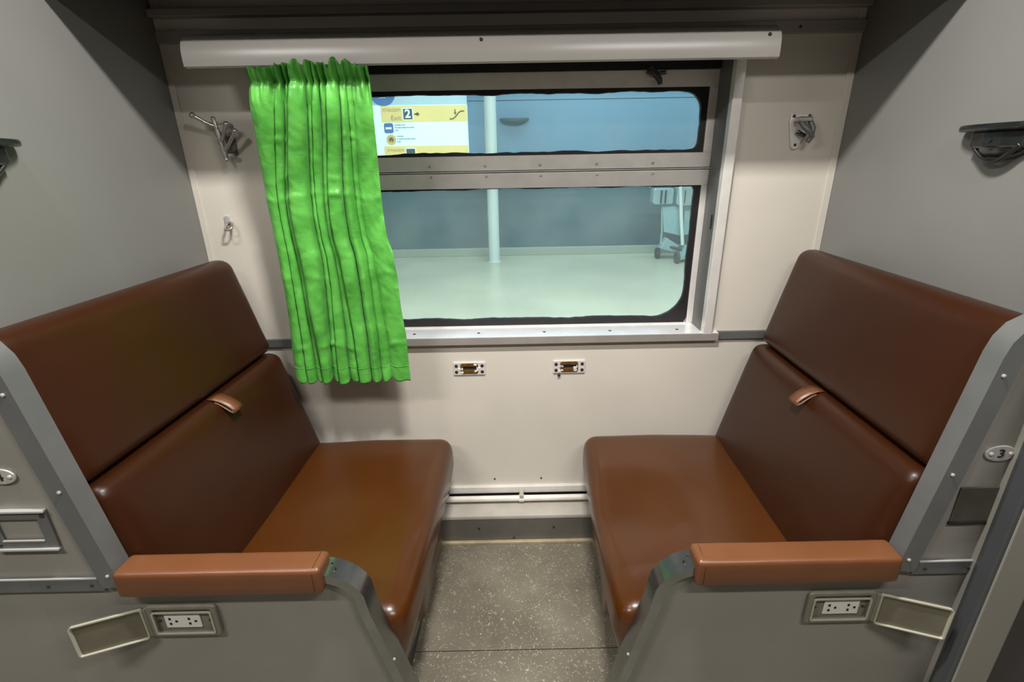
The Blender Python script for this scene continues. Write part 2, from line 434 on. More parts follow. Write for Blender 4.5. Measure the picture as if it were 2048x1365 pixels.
# aluminium band at sill height, either side of the window
struct(MB().box(WL, OX0 - 0.04, 1.590, WY + 0.001, 0.768, 0.796).build('trim_5', 'alu_dull', bevel=0.001))
struct(MB().box(0.714, WR, 1.590, WY + 0.001, 0.768, 0.796).build('trim_6', 'alu_dull', bevel=0.001))
# skirting: rail, pipe, ledge and duct
bb = struct(MB().box(WL, WR, 1.584, WY + 0.001, 0.150, 0.178).build('baseboard_back', 'alu', bevel=0.002))
for x in (-0.07, 0.11):
    screw((x, 1.6, 0.205), 0.0035, bb, m='screw_dark')
struct(MB().box(WL, WR, 1.592, WY + 0.001, 0.120, 0.150).build('trim_7', 'dark'))
dk = struct(MB().box(WL, WR, 1.488, WY, 0.0, 0.118).build('baseboard_duct', 'duct', bevel=0.006))
MB().box(WL, WR, 1.487, 1.598, 0.1185, 0.1215).build('ledge', 'ledge', dk, bevel=0.001)
MB().box(WL, WR, 1.4865, 1.492, 0.107, 0.119).build('ledge_lip', 'ledge', dk, bevel=0.002)
for x in (-0.13, 0.0, 0.15):
    screw((x, 1.488, 0.066 if x else 0.02), 0.004, dk, m='screw_dark')
MB().box(WL, WR, 1.474, 1.488, 0.0, 0.012).build('threshold_strip', 'gold', dk, bevel=0.002)
pp = thing('wall_pipe', (0, 1.56, 0.14), 'slim white pipe running above the grey floor duct under the window', 'pipe')
MB().tube([(WL, 1.562, 0.142), (WR, 1.562, 0.142)], 0.0115, 14).build('pipe', 'pipe', pp, smooth=40)
MB().tube([(0.022, 1.562, 0.142), (0.042, 1.562, 0.142)], 0.0145, 14).build('coupling', 'pipe', pp, smooth=40)
MB().box(0.024, 0.040, 1.548, 1.60, 0.152, 0.164).build('clip', 'edge_pale', pp, bevel=0.002)

# partition end post at the right edge
mb = MB()
mb.prism([(0.900, 0.700), (0.972, 0.700), (0.985, 0.715), (0.985, 0.80), (0.935, 0.80), (0.900, 0.72)], 0, 2.42, lambda u, v, h: (u, v, h))
t9 = struct(MB().box(-1.9, -0.9718, 0.770, 0.789, 0, 2.42).build('trim_9', 'panel'))
MB().box(-1.3, -0.9712, 0.7635, 0.770, 0.558, 0.592).build('panel_band', 'alu_dull', t9, bevel=0.001)
MB().box(-1.3, -0.9712, 0.7622, 0.7655, 0.5895, 0.5925).build('band_highlight', 'screw', t9)  # pale strip painting the highlight along the band's top edge
post = struct(mb.build('trim_8', 'panel', bevel=0.003))
mb = MB().prism([(0.9005, 0.7015), (0.9005, 0.728), (0.955, 0.7895), (0.948, 0.7895), (0.893, 0.73), (0.893, 0.704)], 0, 2.42, lambda u, v, h: (u, v, h))
mb.build('dark_edge', 'post_dark', post, bevel=0.002)  # dark strip down the bay side of the post
MB().box(0.986, 1.9, 0.74, 0.80, 0, 2.42).build('shaded_end_panel', 'charcoal', post)  # next bay's panel, its shadow put into the charcoal colour

# ------------------------------------------------------------------ window
win = struct(thing('window_1', (0, 1.6, 0.78)))
# front casing
mb = MB()
mb.box(0.660, 0.690, 1.578, 1.604, 0.790, 1.66)
cs = mb.build('casing', 'alu', win, bevel=0.002)
MB().box(-0.686, -0.656, 1.578, 1.604, 0.790, 1.66).build('casing', 'alu', win, bevel=0.002)
MB().box(-0.656, 0.660, 1.59, 1.612, 1.630, 1.66).build('casing_head', 'dark', win)
MB().box(-0.66, 0.664, 1.686, 1.735, 1.616, 1.64).build('head_filler', 'rubber', win)
mb = MB().box(0.660, 0.665, 1.604, 1.72, 0.79, 1.64); mb.box(-0.661, -0.656, 1.604, 1.72, 0.79, 1.64)
mb.build('reveal', 'alu_dull', win)
MB().box(0.6575, 0.6605, 1.618, 1.624, 1.14, 1.185).build('lock_slot', 'dark', win)
# sill
sl = MB().box(-0.70, 0.715, 1.584, 1.70, 0.7680, 0.7945).build('sill', 'sill', win, bevel=0.001)
MB().box(-0.70, 0.715, 1.579, 1.584, 0.7675, 0.7935).build('sill_front', 'alu_mid', win, bevel=0.001)  # front face in a darker copy, its shade put into the colour
for x in (-0.335, -0.110, 0.120, 0.350, 0.585):
    screw((x, 1.625, 0.7945), 0.0055, sl, axis='z', m='screw_dark', h=0.0015)
# upper sash
def wavy_gasket(x0, x1, z0, z1, rs, wb, wt, wr, seed, irad):
    outer = rrect(x0, x1, z0, z1, (0.006,) * 4, 24)
    # denser loop: resample both outlines to the same angular parameter
    def resample(poly, n):
        L = [0]
        for i in range(len(poly)):
            L.append(L[-1] + (Vector(poly[(i + 1) % len(poly)]) - Vector(poly[i])).length)
        out = []; j = 0
        for k in range(n):
            s = L[-1] * k / n
            while L[j + 1] < s: j += 1
            a, b = Vector(poly[j]), Vector(poly[(j + 1) % len(poly)])
            t = 0 if L[j + 1] == L[j] else (s - L[j]) / (L[j + 1] - L[j])
            out.append(a.lerp(b, t))
        return out
    n = 240
    inner = resample(rrect(x0 + 0.02, x1 - wr, z0 + wb, z1 - wt, irad, 24), n)
    res = []
    for k, p in enumerate(inner):
        e = 0.0055 * noise.noise(Vector((p.x * 9 + seed, p.y * 9, 0))) + 0.0022 * noise.noise(Vector((p.x * 40, p.y * 40, seed)))
        c = Vector(((x0 + x1) / 2, (z0 + z1) / 2)); d = (p - c)
        # push mostly along the near edge normal
        nx = 1 if p.x > x1 - wr - 0.03 else 0
        res.append((p.x + (e if nx else 0), p.y + (0 if nx else e * (1 if d.y > 0 else -1))))
    cxx, czz = (x0 + x1) / 2, (z0 + z1) / 2; hx, hz = (x1 - x0) / 2 + 0.002, (z1 - z0) / 2 + 0.002
    outer_r = []
    for (u, v) in res:
        # straight out to the nearest edge; the corner arcs fan out to the corner
        cu = max(x0 + 0.02 + max(irad), min(x1 - wr - max(irad), u)); cv = max(z0 + wb + max(irad), min(z1 - wt - max(irad), v))
        du, dv = u - cu, v - cv
        k = 1e9
        if abs(du) > 1e-6: k = min(k, ((x1 + 0.002 - cu) if du > 0 else (cu - x0 + 0.002)) / abs(du))
        if abs(dv) > 1e-6: k = min(k, ((z1 + 0.002 - cv) if dv > 0 else (cv - z0 + 0.002)) / abs(dv))
        outer_r.append((cu + du * k, cv + dv * k) if k < 1e8 else (u, v))
    return outer_r, res
def sash(name, x0, x1, z0, z1, lw, rw, bw, tw, gk, y=1.690):
    s = MB()
    s.box(x0, x1, y, y + 0.028, z1 - tw, z1)
    if bw > 0: s.box(x0, x1, y, y + 0.028, z0, z0 + bw)
    s.box(x0, x0 + lw, y, y + 0.028, z0 + bw, z1 - tw); s.box(x1 - rw, x1, y, y + 0.028, z0 + bw, z1 - tw)
    fr = s.build(name, 'alu', win, bevel=0.002)
    ix0, ix1, iz0, iz1 = x0 + lw, x1 - rw, z0 + bw, z1 - tw
    wb, wt, wr, irad = gk
    o, i = wavy_gasket(ix0, ix1, iz0, iz1, None, wb, wt, wr, len(name), irad)
    MB().ringprism(o, i, y + 0.006, y + 0.024, XZ).build('gasket', 'rubber', fr, bevel=0.001)
    q = MB(); q.box(ix0, ix1, y + 0.0245, y + 0.0255, iz0, iz1)     # corner filler behind the rounded gasket
    full = rrect(ix0, ix1, iz0, iz1, (0.002,) * 4, 60)
    q2 = MB().box(ix0 + 0.004, ix1 - 0.004, y + 0.013, y + 0.017, iz0 + 0.004, iz1 - 0.004)
    q2.build('pane', 'glass', fr)
    # rubber backing in the corners so that no light leaks round the gasket
    return fr
up = sash('upper_sash', -0.655, 0.660, 1.3305, 1.6145, 0.03, 0.026, 0.045, 0.047, (0.011, 0.013, 0.020, (0.01, 0.018, 0.05, 0.05)))
lo = sash('lower_sash', -0.655, 0.660, 0.7945, 1.3235, 0.03, 0.020, 0.004, 0.047, (0.024, 0.005, 0.018, (0.09, 0.10, 0.012, 0.012)))
MB().box(-0.655, 0.660, 1.700, 1.718, 1.3225, 1.3315).build('seam_gap', 'dark', up)
MB().box(-0.655, 0.660, 1.684, 1.700, 1.3258, 1.3285).build('seam_strip', 'sill', up)
for x in (-0.43, -0.249, -0.071, 0.107, 0.291, 0.473):
    screw((x, 1.690, 1.3460), 0.0042, up, h=0.005)
    screw((x + 0.003, 1.690, 1.3130), 0.0040, lo, h=0.005)
mb = MB().box(0.640, 0.660, 1.687, 1.6905, 1.30, 1.345)
# catch on the upper sash
ct = MB().box(0.430, 0.498, 1.684, 1.691, 1.588, 1.612).build('catch_plate', 'alu', up, bevel=0.002)
mb = MB(); mb.tube([(0.440, 1.676, 1.618), (0.452, 1.668, 1.602), (0.466, 1.662, 1.583), (0.470, 1.662, 1.570)], [0.008, 0.010, 0.009, 0.006], 10)
mb.tube([(0.430, 1.680, 1.608), (0.452, 1.672, 1.598), (0.488, 1.680, 1.606)], [0.006, 0.009, 0.005], 10)
mb.build('catch_lever', 'dark_chrome', up, smooth=50)
screw((0.488, 1.684, 1.603), 0.004, up, m='screw_dark')

# ------------------------------------------------------------------ valance (curtain pelmet)
vx0, vx1 = -0.804, 0.690
vl = thing('curtain_pelmet', (-0.05, 1.5, 1.6), 'long pale grey metal pelmet box with rounded front over the window', 'pelmet')
prof = [(1.598, 1.681), (1.55, 1.681), (1.48, 1.679), (1.44, 1.673), (1.417, 1.663), (1.404, 1.647), (1.399, 1.630), (1.398, 1.610), (1.400, 1.595), (1.410, 1.592), (1.416, 1.600), (1.414, 1.622), (1.418, 1.642), (1.432, 1.660), (1.48, 1.670), (1.598, 1.674)]
MB().prism(prof, vx0, vx1, lambda u, v, h: (h, u, v)).build('cover', 'valance', vl, smooth=40)
capp = [(1.598, 1.677), (1.48, 1.676), (1.44, 1.670), (1.419, 1.660), (1.406, 1.645), (1.401, 1.630), (1.400, 1.595), (1.415, 1.592), (1.598, 1.640)]
for x in (vx0 - 0.001, vx1 - 0.002):
    MB().prism(capp, x, x + 0.003, lambda u, v, h: (h, u, v)).build('end_cap', 'valance', vl)
for x, z in ((-0.058, 1.644), (0.660, 1.645)):
    screw((x, 1.4035, z), 0.0045, vl, m='screw_dark')
MB().tube([(-0.66, 1.430, 1.585), (-0.365, 1.430, 1.585)], 0.005, 10).build('curtain_rod', 'chrome', vl, smooth=40)

# ------------------------------------------------------------------ curtain
def lerp_tab(tab, x):
    if x <= tab[0][0]: return tab[0][1]
    for (a, p), (b, q) in zip(tab, tab[1:]):
        if x <= b:
            t = (x - a) / (b - a); t = t * t * (3 - 2 * t)
            return p + (q - p) * t
    return tab[-1][1]
def curtain():
    NU, NV = 480, 170
    zt, zb = 1.600, 0.688
    XL = [(0, -0.684), (0.1, -0.693), (0.35, -0.696), (0.6, -0.692), (1, -0.703)]
    XR = [(0, -0.360), (0.4, -0.361), (0.48, -0.357), (0.56, -0.341), (0.70, -0.337), (0.85, -0.329), (1, -0.328)]
    cr = [(0, 0, 0), (0.225, 0.11, 0.115), (0.285, 0.155, 0.18), (0.345, 0.215, 0.25), (0.47, 0.38, 0.325), (0.53, 0.435, 0.395), (0.58, 0.485, 0.475), (0.655, 0.55, 0.565), (0.735, 0.665, 0.655), (0.80, 0.765, 0.755), (0.845, 0.81, 0.835), (1, 1, 1)]
    lift = [0.8, 0.9, 0.55, 1.15, 0.6, 1.0, 0.5, 1.0, 0.9, 0.5, 1.0]      # how far each pleat stands out
    over = [0.0, 0.20, 0.0, 0.14, 0.0, 0.22, 0.0, 0.18, 0.0, 0.0, 0.05]   # how far it laps over its neighbours
    vs = []; fs = []
    nz = lambda a, b, c: noise.noise(Vector((a, b, c)))
    for j in range(NV + 1):
        v = j / NV
        C = [lerp_tab([(0, c[0]), (0.45, c[1]), (1, c[2])], v) for c in cr]
        C = [c + (0.008 * nz(q * 3.1, v * 3.0, 0.5) if 0 < q < len(C) - 1 else 0) for q, c in enumerate(C)]
        xl, xr = lerp_tab(XL, v), lerp_tab(XR, v)
        yb = lerp_tab([(0, 1.392), (0.05, 1.398), (0.35, 1.455), (1, 1.466)], v)
        head = max(0.0, 1 - v / 0.10)
        for i in range(NU + 1):
            u = i / NU
            k = 0
            while k < len(C) - 2 and u > C[k + 1]: k += 1
            wdt = max(C[k + 1] - C[k], 1e-4); t = min(1, max(0, (u - C[k]) / wdt))
            ta = t ** (0.8 if k % 2 else 1.2)
            bul = max(0.0, math.sin(PI * ta)) ** 0.62
            amp = min(0.034, 0.010 + 0.20 * wdt) * lift[k]
            if k in (0, len(C) - 2): amp = 0.016
            if k == len(C) - 2 and t > 0.5: bul = 0.85 + 0.15 * bul
            dy = -amp * bul * (1 - 0.45 * head)
            us = u - over[k] * wdt * math.sin(2 * PI * t) * (1 - head)
            gz = 0.0
            if head > 0:
                h2 = head ** 0.8
                dy += h2 * (0.007 * math.sin(u * 74 + 2 * math.sin(u * 19)) + 0.004 * math.sin(u * 131 + 1.3)) - 0.004 * h2
                # drawn band just under the heading
                dy += 0.010 * math.exp(-((v - 0.035) / 0.010) ** 2)
                top = max(0.0, 1 - v / 0.035)
                gz = top * (0.014 * nz(u * 17, 3.1, 0) + 0.016 * abs(math.sin(u * 31 + 1.0)) * (1 if 0.26 < u < 0.90 else 0.15))
                dy -= top * 0.008
            # storage creases and soft crumple
            dy += 0.006 * nz(u * 4, v * 5, 1.7) + 0.0030 * nz(u * 12 + v * 5, v * 17, 5.2) + 0.0013 * nz(u * 26 - v * 12, v * 42, 9.0)
            for vc, a, ph in ((0.355, 0.007, 0), (0.30, 0.004, 1), (0.865, 0.007, 2), (0.62, 0.003, 3), (0.20, 0.004, 4)):
                vv = vc + 0.012 * math.sin(u * 9 + ph) + 0.014 * nz(u * 6, ph, 0)
                dy -= a * math.exp(-((v - vv) / 0.009) ** 2) * max(0, 0.35 + 0.9 * nz(u * 7, ph + 4.0, 2))
            if v > 0.42 and v < 0.66 and u > 0.93: dy -= 0.006 * math.sin((v - 0.42) * 55) * (u - 0.93) / 0.07
            hem = max(0.0, v - 0.9) * 10
            x0 = xl + (xr - xl) * us
            z0 = zt + (zb - zt) * v + gz - hem * 1.1 * (0.012 * bul - 0.012 + 0.006 * nz(u * 11, 8.0, 0))
            kx = yb / 1.48
            vs.append((x0 * kx, yb + dy, 1.36 + (z0 - 1.36) * kx))
    for j in range(NV):
        for i in range(NU):
            a = j * (NU + 1) + i
            fs.append((a, a + 1, a + NU + 2, a + NU + 1))
    mb = MB(); mb.add(vs, fs)
    root = thing('curtain', (-0.52, 1.45, 0.7), 'bright green pleated satin curtain drawn to the left of the window', 'curtain')
    o = mb.build('cloth', 'curtain', root, smooth=180)
    sd = o.modifiers.new('thick', 'SOLIDIFY'); sd.thickness = 0.0008; sd.offset = 0
    hv = []
    for i in range(0, NU + 1, 2):
        q = vs[int(NV * 0.945) * (NU + 1) + i]; hv.append((q[0], q[1] - 0.001, q[2]))
    MB().tube(hv, 0.0008, 5).build('hem_stitch', 'curtain', root, smooth=60)
    return root
curtain()

# ------------------------------------------------------------------ seats
def seat(s, label, tabY):
    nm = 'train_seat'
    cx = lambda Y: 0.02 + 0.041 * (Y - 1.5)
    W = lambda d, Y, z: (s * d + cx(Y), Y, z)
    PL = lambda u, v, h: W(u, h, v)
    root = thing(nm, (s * 0.55, 1.2, 0.0), label, 'seat', 'facing train seats')
    face = lambda z: 0.722 + 0.254 * (z - 0.42)
    # seat cushion
    m = MB(); hd, hy, hz = 0.262, 0.379, 0.095
    rg = m.rbox((hd, hy, hz), 0.042, (22, 34, 8))
    def cdef(d, y, z):
        u, v = d / hd, y / hy
        top = max(0, z / hz)
        zz = z + 0.012 * (1 - u * u) * (1 - v ** 4) * top - (0.040 * math.exp(-((u + 0.75) / 0.75) ** 2 - ((v + 0.1) / 0.5) ** 2) if s > 0 else 0.022 * math.exp(-(u / 0.7) ** 2 - ((v + 0.15) / 0.5) ** 2)) * top
        dd = d
        if u < -0.5:
            k = (-u - 0.5) * 2
            dd -= 0.010 * k * max(0, 1 - (z / hz) ** 2) * (1 - v ** 6)
            dd += 0.020 * k * max(0, -z / hz)
        if u > 0: zz -= 0.008 * u * top
        Y = 1.178 + y
        return W(0.500 + dd, Y, 0.335 + zz + 0.0008 * noise.noise(Vector((u * 3, v * 4, s))) * top)
    m.map(cdef, rg)
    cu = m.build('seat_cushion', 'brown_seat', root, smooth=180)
    # piping round the near front corner
    pts = []
    for i in range(25):
        t = i / 24
        pts.append(W(0.242 + 0.20 * t + 0.016 * math.exp(-((t) / 0.12) ** 2), 0.8005 + 0.006 * math.exp(-(t / 0.08) ** 2), 0.388 + 0.008 * math.sin(t * 3)))
    MB().tube(pts, 0.0022, 6).build('piping', 'stitch', cu, smooth=60)
    # loose lower edge of the cover at the front
    m = MB(); vs = []; fs = []; N = 40
    for i in range(N + 1):
        t = i / N; Y = 0.83 + 0.70 * t
        drop = 0.030 + 0.030 * math.exp(-((t - 0.42) / 0.20) ** 2) + 0.006 * math.sin(t * 21 + s)
        for k in range(5):
            q = k / 4
            vs.append(W(0.252 + 0.004 * math.sin(t * 17 + q) - (0.012 * q if 0.2 < t < 0.65 else 0) + 0.004 * q, Y, 0.290 - (0.04 + drop) * q))
    for i in range(N):
        for k in range(4):
            a = i * 5 + k; fs.append((a, a + 1, a + 6, a + 5))
    m.add(vs, fs); fo = m.build('cover_flap', 'brown_seat', cu, smooth=180)
    sd = fo.modifiers.new('thick', 'SOLIDIFY'); sd.thickness = 0.0025
    # seat base in the shade below
    MB().prism([(0.30, 0.0), (0.70, 0.0), (0.70, 0.24), (0.30, 0.24)], 0.83, 1.55, PL).build('seat_base', 'charcoal', root)
    # backrest cushions
    def backc(name, z0, z1, n0, n1, r, y0, y1, bulge):
        m = MB(); h = ((n1 - n0) / 2, (y1 - y0) / 2, (z1 - z0) / 2)
        rg = m.rbox(h, r, (4, 34, 22))
        def f(n, y, z):
            u, v = y / h[1], z / h[2]
            fr = max(0.0, -n / h[0])
            nn = n + (n0 + n1) / 2 - bulge * (1 - u ** 4) * (1 - v ** 4) * fr
            Z = (z0 + z1) / 2 + z; Y = (y0 + y1) / 2 + y
            nn += 0.0012 * noise.noise(Vector((u * 3, v * 3, s * 2 + z0))) * fr
            return W(face(Z) + nn, Y, Z)
        m.map(f, rg)
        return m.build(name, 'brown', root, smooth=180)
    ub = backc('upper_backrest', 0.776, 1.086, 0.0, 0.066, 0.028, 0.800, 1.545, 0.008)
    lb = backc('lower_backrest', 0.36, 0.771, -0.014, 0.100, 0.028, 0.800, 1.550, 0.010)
    # pull tab in the joint
    m = MB(); vs = []; fs = []
    w2 = 0.020
    prof = [(0.012, 0.772), (-0.006, 0.771), (-0.022, 0.764), (-0.036, 0.753), (-0.045, 0.742), (-0.048, 0.734), (-0.043, 0.731), (-0.034, 0.737), (-0.024, 0.748), (-0.012, 0.760), (0.006, 0.766), (0.016, 0.769)]
    for n, z in prof:
        for y in (tabY - w2, tabY + w2): vs.append(W(face(z) + n, y, z))
    for i in range(len(prof) - 1): fs.append((2 * i, 2 * i + 1, 2 * i + 3, 2 * i + 2))
    m.add(vs, fs); tb = m.build('pull_tab', 'brown_arm', root, smooth=70)
    sd = tb.modifiers.new('thick', 'SOLIDIFY'); sd.thickness = 0.003; sd.offset = 0
    # aisle side panel
    curve = [(0.164, 0.0), (0.232, 0.25), (0.292, 0.485)]
    for i in range(1, 9):
        a = PI - 0.25 - (PI / 2 - 0.25) * i / 8
        curve.append((0.385 + 0.093 * math.cos(a), 0.499 + 0.093 * math.sin(a)))
    lim = 0.995 if s > 0 else 0.962
    poly = curve + [(0.80, 0.592), (0.872, 1.05), (0.885, 1.075), (0.905, 1.085), (lim, 1.085), (lim, 0.0)]
    MB().prism(poly, 0.770, 0.790, PL).build('side_panel', 'panel', root)
    path = curve + [(0.46, 0.592)]
    sec = [(0.0, 0.756), (0.019, 0.756), (0.019, 0.803), (0.0, 0.803)]
    sec2 = [(-0.016, 0.756), (0.0045, 0.756), (0.0045, 0.804), (0.0, 0.804), (0.0, 0.760), (-0.016, 0.760)]
    et = MB().sweep(path, sec2, PL).build('edge_trim', 'alu_trim', root, smooth=35)
    for d, z in ((0.255, 0.36), (0.215, 0.21)):
        q = W(d - 0.004, 0.756, z); screw(q, 0.003, et)
    for d, Y in ((0.352, 0.775), (0.363, 0.787)):
        screw(W(d, Y, 0.592), 0.0025, et, axis='z', m='screw_dark', h=0.0052)
    # sloping strip beside the back cushions
    bp = [(0.796, 0.570), (0.862, 1.030), (0.868, 1.052), (0.880, 1.070), (0.898, 1.080), (0.93, 1.086), (0.960, 1.088)]
    sec = [(-0.019, 0.760), (0.019, 0.760), (0.019, 0.800), (0.013, 0.800), (0.013, 0.770), (-0.019, 0.770)]
    bs = MB().sweep(bp, sec, PL).build('back_strip', 'alu_dull', root, smooth=35)
    for z in (0.60, 0.80, 1.00):
        screw(W(0.796 + 0.1435 * (z - 0.57) - 0.004, 0.760, z), 0.0036, bs)
    # level band on the panel
    MB().prism([(0.815, 0.558), (0.822, 0.592), (0.96 if s > 0 else 0.961, 0.592), (0.955 if s > 0 else 0.961, 0.558)], 0.7635, 0.770, PL).build('panel_band', 'alu_dull', root, bevel=0.001)
    MB().prism([(0.822, 0.5895), (0.823, 0.5925), (0.96 if s > 0 else 0.961, 0.5925), (0.96 if s > 0 else 0.961, 0.5895)], 0.7622, 0.7655, PL).build('band_highlight', 'screw', root)  # highlight on the band's upper edge, painted as a pale strip
    for d in (0.838, 0.925):
        screw(W(d, 0.7635, 0.574), 0.003, root, m='screw_dark')
    # armrest
    m = MB(); rg = m.rbox((0.203, 0.029, 0.0315), 0.010, (16, 3, 3))
    m.map(lambda d, y, z: W(0.572 + d - (0.010 * z / 0.03 if d > 0.15 else 0) * 0.0, 0.772 + y, 0.588 + z + 0.0008 * noise.noise(Vector((d * 20, y * 30, s)))), rg)
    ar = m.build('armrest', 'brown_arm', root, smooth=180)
    loop = [(-1, -1), (1, -1), (1, 1), (-1, 1)]
    pts = []
    for k in range(4):
        a, b = loop[k], loop[(k + 1) % 4]
        for t in (0.15, 0.5, 0.85):
            yy = a[0] + (b[0] - a[0]) * t; zz = a[1] + (b[1] - a[1]) * t
            pts.append(W(0.384, 0.772 + yy * 0.0288, 0.588 + zz * 0.0313))
    pts.append(pts[0])
    MB().tube(pts, 0.0008, 5).build('end_seam', 'stitch', ar, smooth=60)
    return root, W
seatL, WLf = seat(-1, 'brown vinyl train seat on the left, beside the green curtain', 1.205)
seatR, WRf = seat(1, 'brown vinyl train seat on the right, under the folded coat hook', 1.185)

# ------------------------------------------------------------------ fittings on the aisle panels
def socket(s, x0, x1, label):
    root = thing('power_outlet', ((x0 + x1) / 2, 0.77, 0.474), label, 'power outlet', 'outlets below the armrests')
    z0, z1 = 0.432, 0.515
    MB().ringprism(rrect(x0, x1, z0, z1, (0.009,) * 4, 6), rrect(x0 + 0.012, x1 - 0.012, z0 + 0.010, z1 - 0.010, (0.005,) * 4, 6), 0.761, 0.7698, XZ).build('box_frame', 'box_grey', root, bevel=0.003)
    MB().ringprism(rrect(x0 + 0.010, x1 - 0.010, z0 + 0.008, z1 - 0.014, (0.006,) * 4, 6), rrect(x0 + 0.0135, x1 - 0.0135, z0 + 0.0115, z1 - 0.0175, (0.004,) * 4, 6), 0.7590, 0.7612, XZ).build('frame_bead', 'edge_pale', root)
    MB().box(x0 + 0.011, x1 - 0.011, 0.7675, 0.7698, z0 + 0.009, z1 - 0.009).build('box_back', 'box_grey', root)
    cxm = (x0 + x1) / 2 + 0.004 * s; czm = (z0 + z1) / 2 - 0.002
    fp = MB().box(cxm - 0.037, cxm + 0.037, 0.7645, 0.7676, czm - 0.0185, czm + 0.0185).build('socket_plate', 'plastic', root, bevel=0.0015)
    for dx in (-0.020, 0.020):
        for (a, b, ww, hh) in ((-0.006, 0.0065, 0.0022, 0.0028), (-0.006, -0.0065, 0.0022, 0.0028), (0.007, 0.0, 0.0024, 0.0024)):
            MB().box(cxm + dx + a - ww, cxm + dx + a + ww, 0.7638, 0.7646, czm + b - hh, czm + b + hh).build('pin_hole', 'dark', fp)
    for xx in (x0 + 0.02, x1 - 0.02):
        screw((xx, 0.7675, czm), 0.003, root, m='screw_dark')
    # hinged lid, swung outward
    hx = x1 if s > 0 else x0
    ang = math.radians(19.5) * s
    fn = lambda u, v, h: (hx + s * u * math.cos(ang) - abs(0) + 0, 0.7625 - u * math.sin(abs(ang)) + h, v)
    out = rrect(0.004, 0.126, z0 + 0.001, z1 - 0.001, (0.006,) * 4, 5)
    inn = rrect(0.0062, 0.1238, z0 + 0.0032, z1 - 0.0042, (0.004,) * 4, 5)
    ld = MB().prism(out, 0.0, 0.003, fn).build('lid', 'lid', root)
    MB().ringprism(out, inn, -0.005, 0.001, fn).build('lid_rim', 'edge_pale', ld)
    MB().tube([(hx + s * 0.002, 0.762, z0 + 0.006), (hx + s * 0.002, 0.762, z1 - 0.006)], 0.0035, 10).build('hinge', 'box_grey', root, smooth=40)
    return root
socket(-1, -0.760, -0.616, 'open power outlet with lid hanging left, below the left armrest')
socket(1, 0.607, 0.748, 'open power outlet with lid hanging right, below the right armrest')

def number_plate(x, z, ch, label):
    root = thing('number_plate', (x, 0.77, z), label, 'number plate', 'oval seat number plates')
    a, b = 0.0285, 0.0165
    el = [(x + a * math.cos(t * PI / 18), z + b * math.sin(t * PI / 18)) for t in range(36)]
    MB().prism(el, 0.7655, 0.7698, XZ).build('plate', 'screw', root, bevel=0.0015)
    for dx in (-0.018, 0.018):
        screw((x + dx, 0.7655, z), 0.0038, root)
    text(ch, x, 0.7655, z, 0.024, 'screw_dark', 'numeral', root, sx=1.15, font_bold=0.0004)
number_plate(0.897, 0.840, '3', 'oval metal seat plate numbered 3 above the square cover plate')
number_plate(-0.938, 0.832, '4', 'oval metal seat plate numbered 4 at the left edge')

# card holder (left) and plain cover plate (right)
root = thing('card_holder', (-0.94, 0.77, 0.71), 'square metal card frame on the grey panel left of the left seat', 'card holder')
x0, x1, z0, z1 = -1.005, -0.882, 0.668, 0.756
out = [(x0, z0), (x1, z0), (x1, z1), (x0, z1)]; inn = [(x0 + 0.022, z0 + 0.020), (x1 - 0.022, z0 + 0.020), (x1 - 0.022, z1 - 0.020), (x0 + 0.022, z1 - 0.020)]
fr = MB().ringprism(out, inn, 0.7645, 0.7698, XZ).build('frame', 'alu_dull', root, bevel=0.0015)
for (a, b, c, d) in ((x0, x1, z0 - 0.003, z0 + 0.002), (x0, x1, z1 - 0.002, z1 + 0.003)):
    MB().box(a, b, 0.760, 0.7698, c, d).build('rail', 'screw', root, bevel=0.001)
MB().box(x0 + 0.022, x1 - 0.022, 0.7625, 0.7655, z0 + 0.018, z0 + 0.021).build('inner_lip', 'screw', root)
for p in ((x1 - 0.008, 0.7645, z1 - 0.010), (x0 + 0.012, 0.7645, z0 + 0.010), (x0 + 0.012, 0.7645, z1 - 0.010)):
    screw(p, 0.0042, root, m='screw_dark')
root = thing('cover_plate', (0.905, 0.77, 0.725), 'dull square metal cover plate on the grey panel below seat number 3', 'cover plate')
MB().box(0.848, 0.962, 0.766, 0.7698, 0.686, 0.766).build('plate', 'cover', root, bevel=0.002)
MB().box(0.950, 0.9555, 0.7645, 0.7698, 0.682, 0.768).build('edge_bead', 'dark', root)
MB().box(0.846, 0.958, 0.765, 0.7698, 0.680, 0.686).build('lower_lip', 'dark', root, bevel=0.001)
for z in (0.700, 0.755):
    screw((0.945, 0.766, z), 0.0032, root)

# ------------------------------------------------------------------ wall fittings
root = thing('coat_hook', (-0.845, 1.60, 1.43), 'chrome triple-arm coat hook on the wall left of the green curtain', 'coat hook')
MB().prism(rrect(-0.842, -0.812, 1.388, 1.478, (0.008,) * 4, 5), 1.594, 1.601, XZ).build('back_plate', 'alu_dull', root, bevel=0.002)
mb = MB(); mb.tube([(-0.848, 1.566, 1.486), (-0.834, 1.566, 1.380)], 0.0062, 12)
mb.ball((-0.8485, 1.566, 1.488), 0.0072); mb.ball((-0.8335, 1.566, 1.377), 0.0062)
for t in (0.14, 0.36, 0.58, 0.80): mb.tube([(-0.848 + 0.014 * t - 0.0010, 1.566, 1.486 - 0.106 * t + 0.008), (-0.848 + 0.014 * t + 0.0010, 1.566, 1.486 - 0.106 * t - 0.008)], 0.0085, 12)
mb.build('pivot_rod', 'chrome', root, smooth=45)
MB().prism([(-0.842, 1.474), (-0.820, 1.474), (-0.812, 1.455), (-0.818, 1.440), (-0.838, 1.452)], 1.568, 1.594, XZ).build('upper_lug', 'chrome', root, bevel=0.002)
